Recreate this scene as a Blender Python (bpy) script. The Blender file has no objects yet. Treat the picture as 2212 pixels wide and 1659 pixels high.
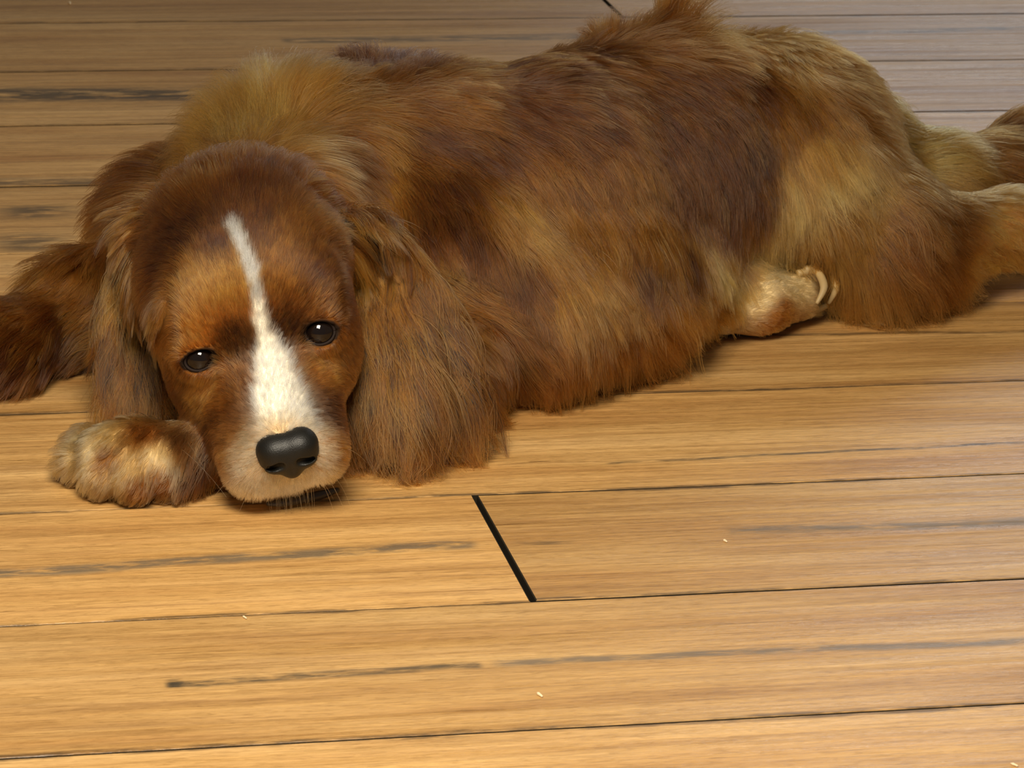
import bpy, bmesh, math
import numpy as np
from mathutils import Matrix, Vector
from mathutils.bvhtree import BVHTree
from mathutils.kdtree import KDTree

S = bpy.context.scene
COL = S.collection
RNG = np.random.default_rng(7)

# ---------------------------------------------------------------- camera
IMG_W, IMG_H, FOC = 2212.0, 1659.0, 7470.0
CX, CY = IMG_W / 2, IMG_H / 2
CAM_H = 0.635
# camera axes (right, down, forward) of the lens in the floor's frame: X runs along the boards
ROT = np.array([[0.97632274, -0.0317923, 0.21397001],
                [-0.21208646, -0.33539396, 0.91789445],
                [0.04258227, -0.94154136, -0.33419547]])
CAM = np.array([0.0, 0.0, CAM_H])
cam_data = bpy.data.cameras.new('camera')
cam_data.sensor_width = 36.0
cam_data.lens = FOC / IMG_W * 36.0
cam_data.clip_start, cam_data.clip_end = 0.05, 60
cam = bpy.data.objects.new('camera', cam_data)
COL.objects.link(cam)
m4 = Matrix.Identity(4)
for r in range(3):
    m4[r][0], m4[r][1], m4[r][2], m4[r][3] = ROT[r, 0], -ROT[r, 1], -ROT[r, 2], CAM[r]
cam.matrix_world = m4
S.camera = cam
cam_data.dof.use_dof = True
cam_data.dof.focus_distance = 1.72
cam_data.dof.aperture_fstop = 45

# ---------------------------------------------------------------- light
S.view_settings.view_transform = 'Standard'
S.view_settings.look = 'None'
S.view_settings.gamma = 1.0
S.view_settings.use_curve_mapping = False
S.view_settings.exposure = 0.1
S.cycles.max_bounces = 7
S.cycles.transmission_bounces = 7
S.cycles.use_adaptive_sampling = True
S.cycles.adaptive_threshold = 0.05
world = bpy.data.worlds.new('room_light')
S.world = world
world.use_nodes = True
bg = world.node_tree.nodes['Background']
bg.inputs['Color'].default_value = (0.62, 0.52, 0.42, 1)
bg.inputs['Strength'].default_value = 0.20


def area(name, loc, target, size, size_y, power, color):
    l = bpy.data.lights.new(name, 'AREA')
    l.shape = 'RECTANGLE'
    l.size, l.size_y, l.energy, l.color = size, size_y, power, color
    o = bpy.data.objects.new(name, l)
    COL.objects.link(o)
    o.location = loc
    o.rotation_euler = (Vector(target) - Vector(loc)).to_track_quat('-Z', 'Y').to_euler()
    return o


area('standing_lamp', (0.10, 0.93, 0.82), (0.42, 1.65, 0.0), 0.36, 0.36, 16.6, (1.0, 0.88, 0.70))
area('window_daylight', (2.40, 5.0, 1.55), (2.40, 0.0, 1.55), 1.9, 1.5, 22, (0.84, 0.91, 1.0))


# ---------------------------------------------------------------- helpers
def W(px, py, z=0.0):
    """the point of the place seen at a photo pixel, at height z above the floor"""
    w = ROT @ np.array([px - CX, py - CY, FOC])
    return CAM + w * ((z - CAM_H) / w[2])


def project(p):
    c = (np.asarray(p) - CAM) @ ROT
    return np.stack([CX + FOC * c[..., 0] / c[..., 2], CY + FOC * c[..., 1] / c[..., 2]], -1)


def unit(v):
    v = np.asarray(v, float)
    return v / np.maximum(np.linalg.norm(v, axis=-1, keepdims=True), 1e-9)


def tag(o, label=None, cat=None, group=None, kind=None):
    for k, v in (('label', label), ('category', cat), ('group', group), ('kind', kind)):
        if v:
            o[k] = v
    return o


def mesh_obj(name, verts, faces, mat, parent=None, smooth=True):
    me = bpy.data.meshes.new(name)
    me.from_pydata([tuple(map(float, v)) for v in verts], [], [tuple(map(int, q)) for q in faces])
    me.update()
    if smooth:
        me.polygons.foreach_set('use_smooth', [True] * len(me.polygons))
    for mm in (mat if isinstance(mat, (list, tuple)) else [mat]):
        me.materials.append(mm)
    o = bpy.data.objects.new(name, me)
    COL.objects.link(o)
    o.parent = parent
    return o


def new_mat(name):
    m = bpy.data.materials.new(name)
    m.use_nodes = True
    nt = m.node_tree
    return m, nt, nt.nodes, nt.links, nt.nodes['Principled BSDF']


def simple_mat(name, color, rough=0.5, spec=0.5, coat=0.0):
    m, nt, N, L, p = new_mat(name)
    p.inputs['Base Color'].default_value = (*color, 1)
    p.inputs['Roughness'].default_value = rough
    p.inputs['Specular IOR Level'].default_value = spec
    p.inputs['Coat Weight'].default_value = coat
    return m


# ---------------------------------------------------------------- floor
SEAMS = [0.60, 0.745, 0.89, 1.033, 1.173, 1.3101, 1.4466, 1.583, 1.7225, 1.8608, 2.001, 2.144, 2.289, 2.434, 2.580,
         2.727, 2.874, 3.02, 3.166, 3.312, 3.458]
X_LO, X_HI = -1.2, 2.6


def floor_material():
    m, nt, N, L, p = new_mat('oiled_wood_boards')
    tc = N.new('ShaderNodeTexCoord')
    at = N.new('ShaderNodeAttribute'); at.attribute_name = 'board'
    sep = N.new('ShaderNodeSeparateXYZ'); L.new(at.outputs['Vector'], sep.inputs[0])

    def mapped(scale, offs=True):
        mp = N.new('ShaderNodeMapping'); mp.inputs['Scale'].default_value = scale
        if offs:
            ad = N.new('ShaderNodeVectorMath'); ad.operation = 'MULTIPLY_ADD'
            L.new(at.outputs['Vector'], ad.inputs[0]); ad.inputs[1].default_value = (7.0, 3.0, 5.0)
            L.new(tc.outputs['Object'], ad.inputs[2])
            L.new(ad.outputs[0], mp.inputs['Vector'])
        else:
            L.new(tc.outputs['Object'], mp.inputs['Vector'])
        return mp

    def noise(scale, detail, rough, dist=0.0):
        n = N.new('ShaderNodeTexNoise')
        n.inputs['Scale'].default_value = 1.0
        n.inputs['Detail'].default_value = detail; n.inputs['Roughness'].default_value = rough
        n.inputs['Distortion'].default_value = dist
        L.new(mapped(scale).outputs[0], n.inputs['Vector'])
        return n

    def ramp(src, stops):
        r = N.new('ShaderNodeValToRGB')
        while len(r.color_ramp.elements) < len(stops):
            r.color_ramp.elements.new(0.5)
        for e, (pos, c) in zip(r.color_ramp.elements, stops):
            e.position = pos; e.color = (*c, 1) if len(c) == 3 else c
        L.new(src, r.inputs[0])
        return r

    def mix(mode, a, b, fac):
        x = N.new('ShaderNodeMix'); x.data_type = 'RGBA'; x.blend_type = mode
        for sock, v in ((x.inputs[0], fac), (x.inputs[6], a), (x.inputs[7], b)):
            if hasattr(v, 'is_output'):
                L.new(v, sock)
            elif isinstance(v, (int, float)):
                sock.default_value = v
            else:
                sock.default_value = (*v, 1)
        return x.outputs[2]

    broad = noise((3.0, 26, 1), 3, 0.55, 0.4)
    base = ramp(broad.outputs['Fac'], [(0.30, (0.430, 0.226, 0.070)), (0.48, (0.535, 0.312, 0.107)), (0.68, (0.625, 0.392, 0.155))])
    fine = noise((9.0, 330, 1), 4, 0.6, 0.2)
    fr = ramp(fine.outputs['Fac'], [(0.30, (0.70, 0.66, 0.62)), (0.52, (1, 1, 1)), (0.75, (1.12, 1.12, 1.1))])
    c = mix('MULTIPLY', base.outputs[0], fr.outputs[0], 0.75)
    hair = noise((95.0, 620, 1), 4, 0.75, 0.8)
    hr = ramp(hair.outputs['Fac'], [(0.32, (0.66, 0.62, 0.56)), (0.5, (1, 1, 1)), (0.68, (1.14, 1.16, 1.2))])
    c = mix('MULTIPLY', c, hr.outputs[0], 0.8)
    band = noise((4.5, 95, 1), 5, 0.68, 0.25)
    br = ramp(band.outputs['Fac'], [(0.28, (0.60, 0.53, 0.46)), (0.45, (0.95, 0.93, 0.92)), (0.56, (1.0, 1.0, 1.0)), (0.72, (1.22, 1.24, 1.28))])
    c = mix('MULTIPLY', c, br.outputs[0], 0.8)
    # board to board tone
    tone = N.new('ShaderNodeMapRange'); L.new(sep.outputs['X'], tone.inputs['Value'])
    tone.inputs['To Min'].default_value = 0.86; tone.inputs['To Max'].default_value = 1.1
    tm = N.new('ShaderNodeVectorMath'); tm.operation = 'SCALE'
    L.new(c, tm.inputs[0]); L.new(tone.outputs[0], tm.inputs['Scale'])
    c = tm.outputs[0]
    # dark mineral streaks that run along the grain
    streak = noise((1.7, 34, 1), 5, 0.62, 0.15)
    sr = ramp(streak.outputs['Fac'], [(0.70, (0, 0, 0)), (0.82, (1, 1, 1))])
    c = mix('MIX', c, (0.075, 0.048, 0.024), sr.outputs[0])
    # the stains of this floor: position along the board, across it, half length, half width
    pos = N.new('ShaderNodeSeparateXYZ'); L.new(tc.outputs['Object'], pos.inputs[0])
    wob = noise((11, 5, 1), 4, 0.6)
    brk = noise((34, 160, 1), 5, 0.7)

    def math_(op, a, b=None, c_=None):
        n = N.new('ShaderNodeMath'); n.operation = op
        for i, v in enumerate((a, b, c_)):
            if v is None:
                continue
            if isinstance(v, (int, float)):
                n.inputs[i].default_value = v
            else:
                L.new(v, n.inputs[i])
        return n.outputs[0]

    wy = math_('MULTIPLY_ADD', wob.outputs['Fac'], 0.012, -0.006)
    yy = math_('ADD', pos.outputs['Y'], wy)
    for (ax, ay, bx, by, hw, col, amt) in STAINS:
        L_ = bx - ax
        t = math_('DIVIDE', math_('SUBTRACT', pos.outputs['X'], ax), L_)
        yc = math_('MULTIPLY_ADD', t, by - ay, ay)
        d = math_('DIVIDE', math_('ABSOLUTE', math_('SUBTRACT', yy, yc)), hw)
        across = N.new('ShaderNodeMapRange'); across.interpolation_type = 'SMOOTHSTEP'
        L.new(d, across.inputs['Value']); across.inputs['From Min'].default_value = 0.25; across.inputs['From Max'].default_value = 1.0
        across.inputs['To Min'].default_value = 1; across.inputs['To Max'].default_value = 0
        e = math_('ABSOLUTE', math_('SUBTRACT', t, 0.5))
        along = N.new('ShaderNodeMapRange'); along.interpolation_type = 'SMOOTHSTEP'
        L.new(e, along.inputs['Value']); along.inputs['From Min'].default_value = 0.05 if L_ < 0.1 else 0.47; along.inputs['From Max'].default_value = 0.5
        along.inputs['To Min'].default_value = 1; along.inputs['To Max'].default_value = 0
        bm = N.new('ShaderNodeMapRange'); L.new(brk.outputs['Fac'], bm.inputs['Value'])
        bm.inputs['From Min'].default_value = 0.36; bm.inputs['From Max'].default_value = 0.54
        f_ = math_('MULTIPLY', math_('MULTIPLY', across.outputs[0], along.outputs[0]), math_('MULTIPLY', bm.outputs[0], amt))
        c = mix('MIX', c, col, f_)
    L.new(c, p.inputs['Base Color'])
    gloss = noise((3.5, 170, 1), 4, 0.65)
    rr = N.new('ShaderNodeMapRange'); L.new(gloss.outputs['Fac'], rr.inputs['Value'])
    rr.inputs['From Min'].default_value = 0.3; rr.inputs['From Max'].default_value = 0.7
    rr.inputs['To Min'].default_value = 0.14; rr.inputs['To Max'].default_value = 0.60
    L.new(rr.outputs[0], p.inputs['Roughness'])
    p.inputs['Specular IOR Level'].default_value = 0.7
    b1 = N.new('ShaderNodeBump'); b1.inputs['Strength'].default_value = 0.5; b1.inputs['Distance'].default_value = 0.0010
    grain = noise((60, 700, 1), 4, 0.7)
    L.new(math_('ADD', fine.outputs['Fac'], math_('MULTIPLY', grain.outputs['Fac'], 0.8)), b1.inputs['Height'])
    b2 = N.new('ShaderNodeBump'); b2.inputs['Strength'].default_value = 0.35; b2.inputs['Distance'].default_value = 0.005
    L.new(broad.outputs['Fac'], b2.inputs['Height']); L.new(b1.outputs[0], b2.inputs['Normal'])
    L.new(b2.outputs[0], p.inputs['Normal'])
    return m


DARK, GREY = (0.045, 0.036, 0.022), (0.13, 0.105, 0.075)


def stain(p0, p1, hw, col=DARK, amt=0.8):
    a, b = W(*p0), W(*p1)
    return (a[0], a[1], b[0], b[1], hw, col, amt)


STAINS = [
    stain((-60, 1242), (1040, 1172), 0.0085, GREY, 0.85),
    stain((1080, 1178), (1260, 1166), 0.003, DARK, 0.7),
    stain((1560, 1145), (2300, 1125), 0.008, GREY, 0.8),
    stain((350, 1482), (1050, 1436), 0.0055, (0.075, 0.055, 0.03), 0.9),
    stain((1050, 1434), (2300, 1380), 0.0055, (0.13, 0.105, 0.075), 0.8),
    stain((352, 1482), (402, 1478), 0.0075, DARK, 0.9),
    stain((-60, 205), (500, 203), 0.030, (0.05, 0.036, 0.02), 0.9),
    stain((-60, 458), (215, 456), 0.022, (0.09, 0.06, 0.03), 0.9),
    stain((-60, 525), (190, 522), 0.028, (0.09, 0.06, 0.03), 0.8),
    stain((-60, 394), (320, 392), 0.012, (0.10, 0.066, 0.033), 0.8),
    stain((600, 88), (1280, 79), 0.014, (0.12, 0.08, 0.04), 0.8),
    stain((1300, 1002), (2300, 950), 0.0025, DARK, 0.8),
    stain((1030, 1005), (1300, 990), 0.0018, (0.15, 0.07, 0.02), 0.8),
    stain((1560, 725), (2300, 714), 0.0035, (0.09, 0.05, 0.02), 0.8),
    stain((1720, 72), (2300, 58), 0.009, (0.07, 0.055, 0.045), 0.75),
]


for y_, hw_, amt_, x0_ in ((1.3101, .0036, .75, 0), (1.4466, .0030, .75, 0), (1.583, .0026, .8, 0), (1.7225, .0026, .75, 0), (1.8608, .004, .5, 0), (2.144, .004, .4, 0), (2.289, .004, .6, 0), (2.434, .004, .6, 0), (2.58, .004, .6, 0)):
    STAINS.append((x0_, y_, 1.3, y_, hw_, (0.06, 0.036, 0.016), amt_))


def build_floor():
    V, F, BA, MI = [], [], [], []
    rng = np.random.default_rng(3)

    def box(x0, x1, y0, y1, tone, tilt):
        """one board: a slab with eased edges"""
        e, d = 0.0006, 0.0003
        tx = rng.uniform(-1, 1) * tilt
        n0 = len(V)
        rings = [((x0, y0), (x1, y0), (x1, y1), (x0, y1), -0.012)]
        rings.append(((x0, y0), (x1, y0), (x1, y1), (x0, y1), -d))
        rings.append(((x0 + e, y0 + e), (x1 - e, y0 + e), (x1 - e, y1 - e), (x0 + e, y1 - e), 0.0))
        for a, b, c_, d_, z in rings:
            for q in (a, b, c_, d_):
                V.append((q[0], q[1], z + (tx * (q[1] - (y0 + y1) / 2) if z > -0.01 else 0)))
                BA.append(tone)
        for k in range(2):
            for i in range(4):
                j = (i + 1) % 4
                F.append((n0 + 4 * k + i, n0 + 4 * k + j, n0 + 4 * k + 4 + j, n0 + 4 * k + 4 + i)); MI.append(1 if k == 0 or i in (1, 3) else 0)
        F.append((n0 + 8, n0 + 9, n0 + 10, n0 + 11)); MI.append(0)

    joints = {1.4466: [(0.3522, 0.0026)], 2.580: [(0.6768, 0.0026)]}
    for r in range(len(SEAMS) - 1):
        y0, y1 = SEAMS[r], SEAMS[r + 1]
        g = 0.0008 if y0 < 2.0 else 0.001
        xs = [X_LO]
        for x, gap in joints.get(y0, []):
            xs += [x - gap / 2, x + gap / 2]
        xs.append(X_HI)
        for k in range(0, len(xs), 2):
            box(xs[k], xs[k + 1], y0 + g / 2, y1 - g / 2, tuple(rng.uniform(0, 1, 3)), 0.004)
    n0 = len(V)
    for q in ((X_LO, SEAMS[0]), (X_HI, SEAMS[0]), (X_HI, SEAMS[-1]), (X_LO, SEAMS[-1])):
        V.append((q[0], q[1], -0.011)); BA.append((0, 0, 0))
    F.append((n0, n0 + 1, n0 + 2, n0 + 3)); MI.append(1)
    o = mesh_obj('floor', V, F, [floor_material(), simple_mat('board_gap', (0.02, 0.016, 0.01), 0.9, 0.1)], smooth=False)
    a = o.data.attributes.new('board', 'FLOAT_VECTOR', 'POINT')
    a.data.foreach_set('vector', np.array(BA, float).ravel())
    o.data.polygons.foreach_set('material_index', MI)
    o['kind'] = 'structure'
    return o


build_floor()


# ---------------------------------------------------------------- solid shapes
def s_cone(a, b, ra, rb):
    a, b = np.asarray(a, float), np.asarray(b, float)

    def f(p):
        ab = b - a
        t = np.clip(((p - a) @ ab) / (ab @ ab + 1e-12), 0, 1)
        return np.linalg.norm(p - (a + t[:, None] * ab), axis=1) - (ra + (rb - ra) * t)
    r = max(ra, rb)
    return f, np.minimum(a, b) - r, np.maximum(a, b) + r


def s_ell(c, r, axes=None):
    c, r = np.asarray(c, float), np.asarray(r, float)
    A = np.eye(3) if axes is None else np.asarray(axes, float)   # rows are the axes

    def f(p):
        q = (p - c) @ A.T
        k0 = np.linalg.norm(q / r, axis=1)
        k1 = np.linalg.norm(q / r ** 2, axis=1)
        return np.where(k1 > 1e-9, k0 * (k0 - 1) / np.maximum(k1, 1e-9), -r.min())
    ext = np.sqrt(((A * r[:, None]) ** 2).sum(0))
    return f, c - ext, c + ext


class Solid:
    """smooth union (and cuts) of tapered limbs and ellipsoids"""
    def __init__(self):
        self.items = []

    def add(self, shape, k, group, cut=False):
        self.items.append((shape, k, group, cut))

    def cone(self, a, b, ra, rb, k=0.02, group='torso', cut=False):
        self.add(s_cone(a, b, ra, rb), k, group, cut)

    def chain(self, pts, k=0.02, group='torso'):
        for (a, ra), (b, rb) in zip(pts[:-1], pts[1:]):
            self.cone(a, b, ra, rb, k, group)

    def ell(self, c, r, axes=None, k=0.02, group='torso', cut=False):
        self.add(s_ell(c, r, axes), k, group, cut)

    def grid(self, vox, pad=0.02, floor=None):
        lo = np.min([s[1] for s, *_ in self.items], 0) - pad
        hi = np.max([s[2] for s, *_ in self.items], 0) + pad
        if floor is not None:
            lo[2] = floor - 3 * vox
        n = np.ceil((hi - lo) / vox).astype(int) + 1
        G = np.full(n, 0.05)
        ax = [lo[i] + vox * np.arange(n[i]) for i in range(3)]
        for (f, slo, shi), k, g, cut in self.items:
            m = k + 0.03
            i0 = np.maximum(((slo - m - lo) / vox).astype(int), 0)
            i1 = np.minimum(((shi + m - lo) / vox).astype(int) + 2, n)
            sl = tuple(slice(a, b) for a, b in zip(i0, i1))
            X = np.stack(np.meshgrid(*[ax[i][sl[i]] for i in range(3)], indexing='ij'), -1)
            d = f(X.reshape(-1, 3)).reshape(X.shape[:3])
            A = G[sl]
            if cut:
                h = np.maximum(k - np.abs(A + d), 0) / k
                G[sl] = np.maximum(A, -d) + h * h * k * 0.25
            else:
                h = np.maximum(k - np.abs(A - d), 0) / k
                G[sl] = np.minimum(A, d) - h * h * k * 0.25
        if floor is not None:
            G = np.maximum(G, (floor - ax[2])[None, None, :])
        return Grid(G, lo, vox)

    def group_dist(self, p):
        names = sorted({g for _, _, g, c in self.items if not c})
        D = np.full((len(names), len(p)), 9.0)
        for (f, *_), k, g, cut in self.items:
            if not cut:
                i = names.index(g)
                D[i] = np.minimum(D[i], f(p))
        return names, D


class Grid:
    def __init__(self, G, lo, vox):
        self.G, self.lo, self.vox = G, lo, vox

    def sample(self, p):
        q = (p - self.lo) / self.vox
        n = np.array(self.G.shape)
        q = np.clip(q, 0, n - 1.001)
        i = q.astype(int); t = q - i
        out = 0
        for dx in (0, 1):
            for dy in (0, 1):
                for dz in (0, 1):
                    w = (t[:, 0] if dx else 1 - t[:, 0]) * (t[:, 1] if dy else 1 - t[:, 1]) * (t[:, 2] if dz else 1 - t[:, 2])
                    out = out + w * self.G[i[:, 0] + dx, i[:, 1] + dy, i[:, 2] + dz]
        return out

    def grad(self, p):
        e = self.vox * 0.8
        g = np.stack([self.sample(p + e * np.eye(3)[k]) - self.sample(p - e * np.eye(3)[k]) for k in range(3)], 1)
        return unit(g)

    def surface(self):
        """surface nets"""
        G, vox = self.G, self.vox
        s = G < 0
        n = G.shape
        c = np.zeros((n[0] - 1, n[1] - 1, n[2] - 1), int)
        for dx in (0, 1):
            for dy in (0, 1):
                for dz in (0, 1):
                    c += s[dx:n[0] - 1 + dx, dy:n[1] - 1 + dy, dz:n[2] - 1 + dz]
        act = (c > 0) & (c < 8)
        idx = -np.ones(c.shape, int)
        cells = np.argwhere(act)
        idx[act] = np.arange(len(cells))
        acc = np.zeros((len(cells), 3)); cnt = np.zeros(len(cells))
        cor = [(a, b, d) for a in (0, 1) for b in (0, 1) for d in (0, 1)]
        val = {k: G[cells[:, 0] + k[0], cells[:, 1] + k[1], cells[:, 2] + k[2]] for k in cor}
        for a in cor:
            for ax in range(3):
                if a[ax] == 0:
                    b = tuple(a[j] + (j == ax) for j in range(3))
                    va, vb = val[a], val[b]
                    x = (va < 0) != (vb < 0)
                    t = np.where(x, va / np.where(x, va - vb, 1), 0)
                    pt = np.tile(np.array(a, float), (len(cells), 1)); pt[:, ax] += t
                    acc[x] += pt[x]; cnt[x] += 1
        V = self.lo + vox * (cells + acc / cnt[:, None])
        F = []
        for ax in range(3):
            u, v = (ax + 1) % 3, (ax + 2) % 3
            sl0 = [slice(1, -1)] * 3; sl1 = [slice(1, -1)] * 3
            sl0[ax] = slice(0, n[ax] - 1); sl1[ax] = slice(1, n[ax])
            a, b = s[tuple(sl0)], s[tuple(sl1)]
            for flip, msk in ((False, a & ~b), (True, ~a & b)):
                e = np.argwhere(msk)
                base = e.copy(); base[:, u] += 1; base[:, v] += 1     # vertex index of the edge start
                q = []
                for du, dv in ((0, 0), (-1, 0), (-1, -1), (0, -1)):
                    k = base.copy(); k[:, u] += du; k[:, v] += dv
                    q.append(idx[k[:, 0], k[:, 1], k[:, 2]])
                q = np.stack(q, 1)
                F.append(q[:, ::-1] if flip else q)
        F = np.concatenate(F)
        F = F[(F >= 0).all(1)]
        return V, F


# ---------------------------------------------------------------- the dog
EYE_R, EYE_L = W(690, 712, 0.084), W(430, 770, 0.070)     # as seen: right and left in the photo
HE = (EYE_R + EYE_L) / 2
H_I = unit(EYE_R - EYE_L)
fwd_h = unit(np.array([-ROT[0, 2], -ROT[1, 2], 0.0]))
PITCH = math.radians(20)
H_F = fwd_h * math.cos(PITCH) + np.array([0, 0, -1]) * math.sin(PITCH)
H_F = unit(H_F - H_I * (H_F @ H_I))
H_U = np.cross(H_F, H_I)
H_AX = np.array([H_I, H_F, H_U])


def H(i, f, u):
    """head frame in centimetres: across, towards the nose, up"""
    return HE + (H_I * i + H_F * f + H_U * u) * 0.01


def to_head(p):
    return ((np.asarray(p) - HE) @ H_AX.T) * 100


dog = Solid()
# trunk lying on its side, neck, chest and belly
dog.chain([(W(690, 450, 0.085), 0.046), (W(900, 450, 0.078), 0.062), (W(1150, 440, 0.078), 0.066),
           (W(1400, 390, 0.076), 0.066), (W(1610, 360, 0.074), 0.060)], 0.03, 'torso')
dog.chain([(W(1610, 360, 0.074), 0.057), (W(1720, 365, 0.062), 0.046), (W(1820, 390, 0.045), 0.036)], 0.03, 'rump')
dog.chain([(H(0, -6.5, -1.0), 0.040), (W(640, 440, 0.088), 0.047), (W(900, 420, 0.082), 0.060)], 0.02, 'neck')
dog.ell(H(0, -8.6, 0.3), (0.044, 0.034, 0.034), H_AX, 0.02, 'neck')
dog.ell(W(420, 520, 0.055), (0.042, 0.045, 0.045), k=0.02, group='neck')
dog.chain([(W(1060, 610, 0.05), 0.042), (W(1300, 640, 0.042), 0.037), (W(1460, 610, 0.036), 0.029)], 0.03, 'belly')
# foreleg that folds back under the head, and its paw
dog.chain([(W(960, 560, 0.070), 0.043), (W(1150, 690, 0.042), 0.037)], 0.03, 'foreleg')
dog.chain([(W(1140, 715, 0.030), 0.026), (W(820, 850, 0.026), 0.022), (W(520, 960, 0.020), 0.017), (W(360, 995, 0.018), 0.0145)], 0.015, 'paw')
dog.ell(W(285, 985, 0.018), (0.027, 0.022, 0.0165), k=0.010, group='paw')
for q, r_ in (((172, 1000, 0.0115), .0105), ((222, 1030, 0.0115), .0112), ((288, 1040, 0.0115), .0112), ((352, 1035, 0.011), .0105)):
    q = W(*q)
    dog.cone(q + np.array([.006, .012, .004]), q, r_, r_, 0.003, 'paw')
# the other foreleg stretched out to the side
dog.chain([(W(380, 590, 0.048), 0.032), (W(190, 660, 0.032), 0.021), (W(20, 742, 0.024), 0.0155), (W(-140, 815, 0.020), 0.014)], 0.02, 'side_leg')
# haunch, knee, shank, hock
dog.chain([(W(1690, 310, 0.082), 0.054), (W(1735, 425, 0.066), 0.046)], 0.016, 'thigh')
dog.chain([(W(1745, 440, 0.058), 0.041), (W(1890, 510, 0.045), 0.034), (W(2050, 520, 0.040), 0.020), (W(2160, 503, 0.040), 0.0175),
           (W(2330, 520, 0.034), 0.015)], 0.02, 'thigh')
# the foot that shows from under the haunch
dog.chain([(W(1480, 650, 0.026), 0.020), (W(1640, 655, 0.020), 0.0165), (W(1712, 640, 0.0185), 0.0150)], 0.01, 'paw')
for q in ((1735, 662, 0.009),):
    dog.ell(W(*q), (0.0105, 0.008, 0.007), k=0.004, group='paw')
# tail
dog.chain([(W(1830, 320, 0.06), 0.028), (W(2000, 395, 0.040), 0.022), (W(2120, 400, 0.035), 0.022), (W(2200, 370, 0.036), 0.022), (W(2340, 370, 0.03), 0.02)], 0.02, 'tail')
# head
dog.ell(H(0, -4.8, 0.5), (0.049, 0.058, 0.039), H_AX, 0.012, 'head')
for s in (-1, 1):
    dog.ell(H(2.4 * s, -1.6, 0.8), (0.021, 0.022, 0.020), H_AX, 0.014, 'head')
    dog.ell(H(2.85 * s, -2.2, -2.2), (0.020, 0.034, 0.027), H_AX, 0.014, 'head')
    dog.cone(H(1.5 * s, 0.6, -2.8), H(1.45 * s, 4.6, -3.7), 0.019, 0.0165, 0.012, 'head')
dog.ell(H(0, -3.8, -3.6), (0.034, 0.042, 0.030), H_AX, 0.015, 'head')
dog.cone(H(0, -0.4, -0.9), H(0, 4.7, -2.3), 0.021, 0.0155, 0.012, 'head')
dog.cone(H(0, 0.5, -4.3), H(0, 4.2, -4.7), 0.015, 0.012, 0.01, 'head')
EYE_C = {s: np.array([3.0 * s, 0.10, 0.0]) for s in (-1, 1)}
EYE_CUT = {}
for s in (-1, 1):
    dog.ell(H(*EYE_C[s]), (0.0104, 0.0101, 0.0104), H_AX, 0.006, 'head')
    dog.ell(H(*(EYE_C[s] + [0, -.1, .55])), (0.0120, 0.0096, 0.0070), H_AX, 0.005, 'head')
    gz = unit(np.array([0.05 * s, 1, 0.60]))
    tl = -0.16 * s
    gx = unit(np.array([math.cos(tl), 0, math.sin(tl)]) - gz * (gz @ np.array([math.cos(tl), 0, math.sin(tl)])))
    gy = np.cross(gz, gx) * -1
    gy = gy if gy[2] > 0 else -gy
    A_ = np.array([gx, gz, gy]) @ H_AX
    EYE_CUT[s] = (H(*(EYE_C[s] + gz * 0.75)), A_, np.array([0.0082, 0.0110, 0.0056 if s > 0 else 0.0047]))
    dog.ell(EYE_CUT[s][0], EYE_CUT[s][2], A_, 0.002, 'head', cut=True)


def lobe(top, tip, half_w, thick, across, grp):
    a, b = np.asarray(top), np.asarray(tip)
    L_ = unit(b - a)
    A = unit(across - L_ * (across @ L_))
    dog.ell((a + b) / 2, (half_w, np.linalg.norm(b - a) / 2, thick), np.array([A, L_, np.cross(A, L_)]), 0.006, grp)


RIGHT = ROT[:, 0]
lobe(W(330, 470, 0.100), W(280, 840, 0.028), 0.016, 0.006, RIGHT, 'ear')
lobe(W(765, 480, 0.108), W(865, 880, 0.034), 0.021, 0.007, RIGHT, 'ear')
dog.cone(W(775, 510, 0.104), H(3.4, -5.2, 0.6), 0.008, 0.014, 0.014, 'ear')
dog.cone(W(335, 490, 0.097), H(-3.4, -4.8, 0.8), 0.009, 0.014, 0.012, 'ear')
lobe(W(790, 500, 0.106), W(955, 850, 0.034), 0.021, 0.007, RIGHT, 'ear')
GRID = dog.grid(0.0016, floor=0.0008)
BV, BF = GRID.surface()
print('body', len(BV), len(BF), 'eyes', EYE_L, EYE_R, 'nose', project(H(0, 6, -2.2)), 'head z chin', H(0, 4.4, -5.9)[2])
coat_under = simple_mat('undercoat', (0.10, 0.045, 0.015), 0.9, 0.1)
body = mesh_obj('dog', BV, BF, coat_under)
tag(body, 'red-brown spaniel with a white blaze lying on the wooden floor', 'dog')

# ---------------------------------------------------------------- coat colours with some shading in them, and the lie of the hair
BVH = BVHTree.FromPolygons([Vector(v) for v in BV], [tuple(map(int, q)) for q in BF])


def on_dog(px, py):
    """the point of the dog's skin seen at a photo pixel (or the skin nearest to that line of sight)"""
    d = unit(ROT @ np.array([px - CX, py - CY, FOC]))
    hit = BVH.ray_cast(Vector(CAM), Vector(d))
    if hit[0] is not None:
        return np.array(hit[0])
    best = None
    for t in np.linspace(1.4, 2.3, 46):
        h = BVH.find_nearest(Vector(CAM + d * t))
        if best is None or h[3] < best[1]:
            best = (np.array(h[0]), h[3])
    return best[0]


def tangent(d_img, n):
    """the direction in the skin that runs along an image direction"""
    r = ROT.T @ n
    nf = min(r[2], -0.35)
    v = np.array([d_img[0], d_img[1], -(d_img[0] * r[0] + d_img[1] * r[1]) / nf])
    v = ROT @ unit(v)
    return unit(v - n * (v @ n))


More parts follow.
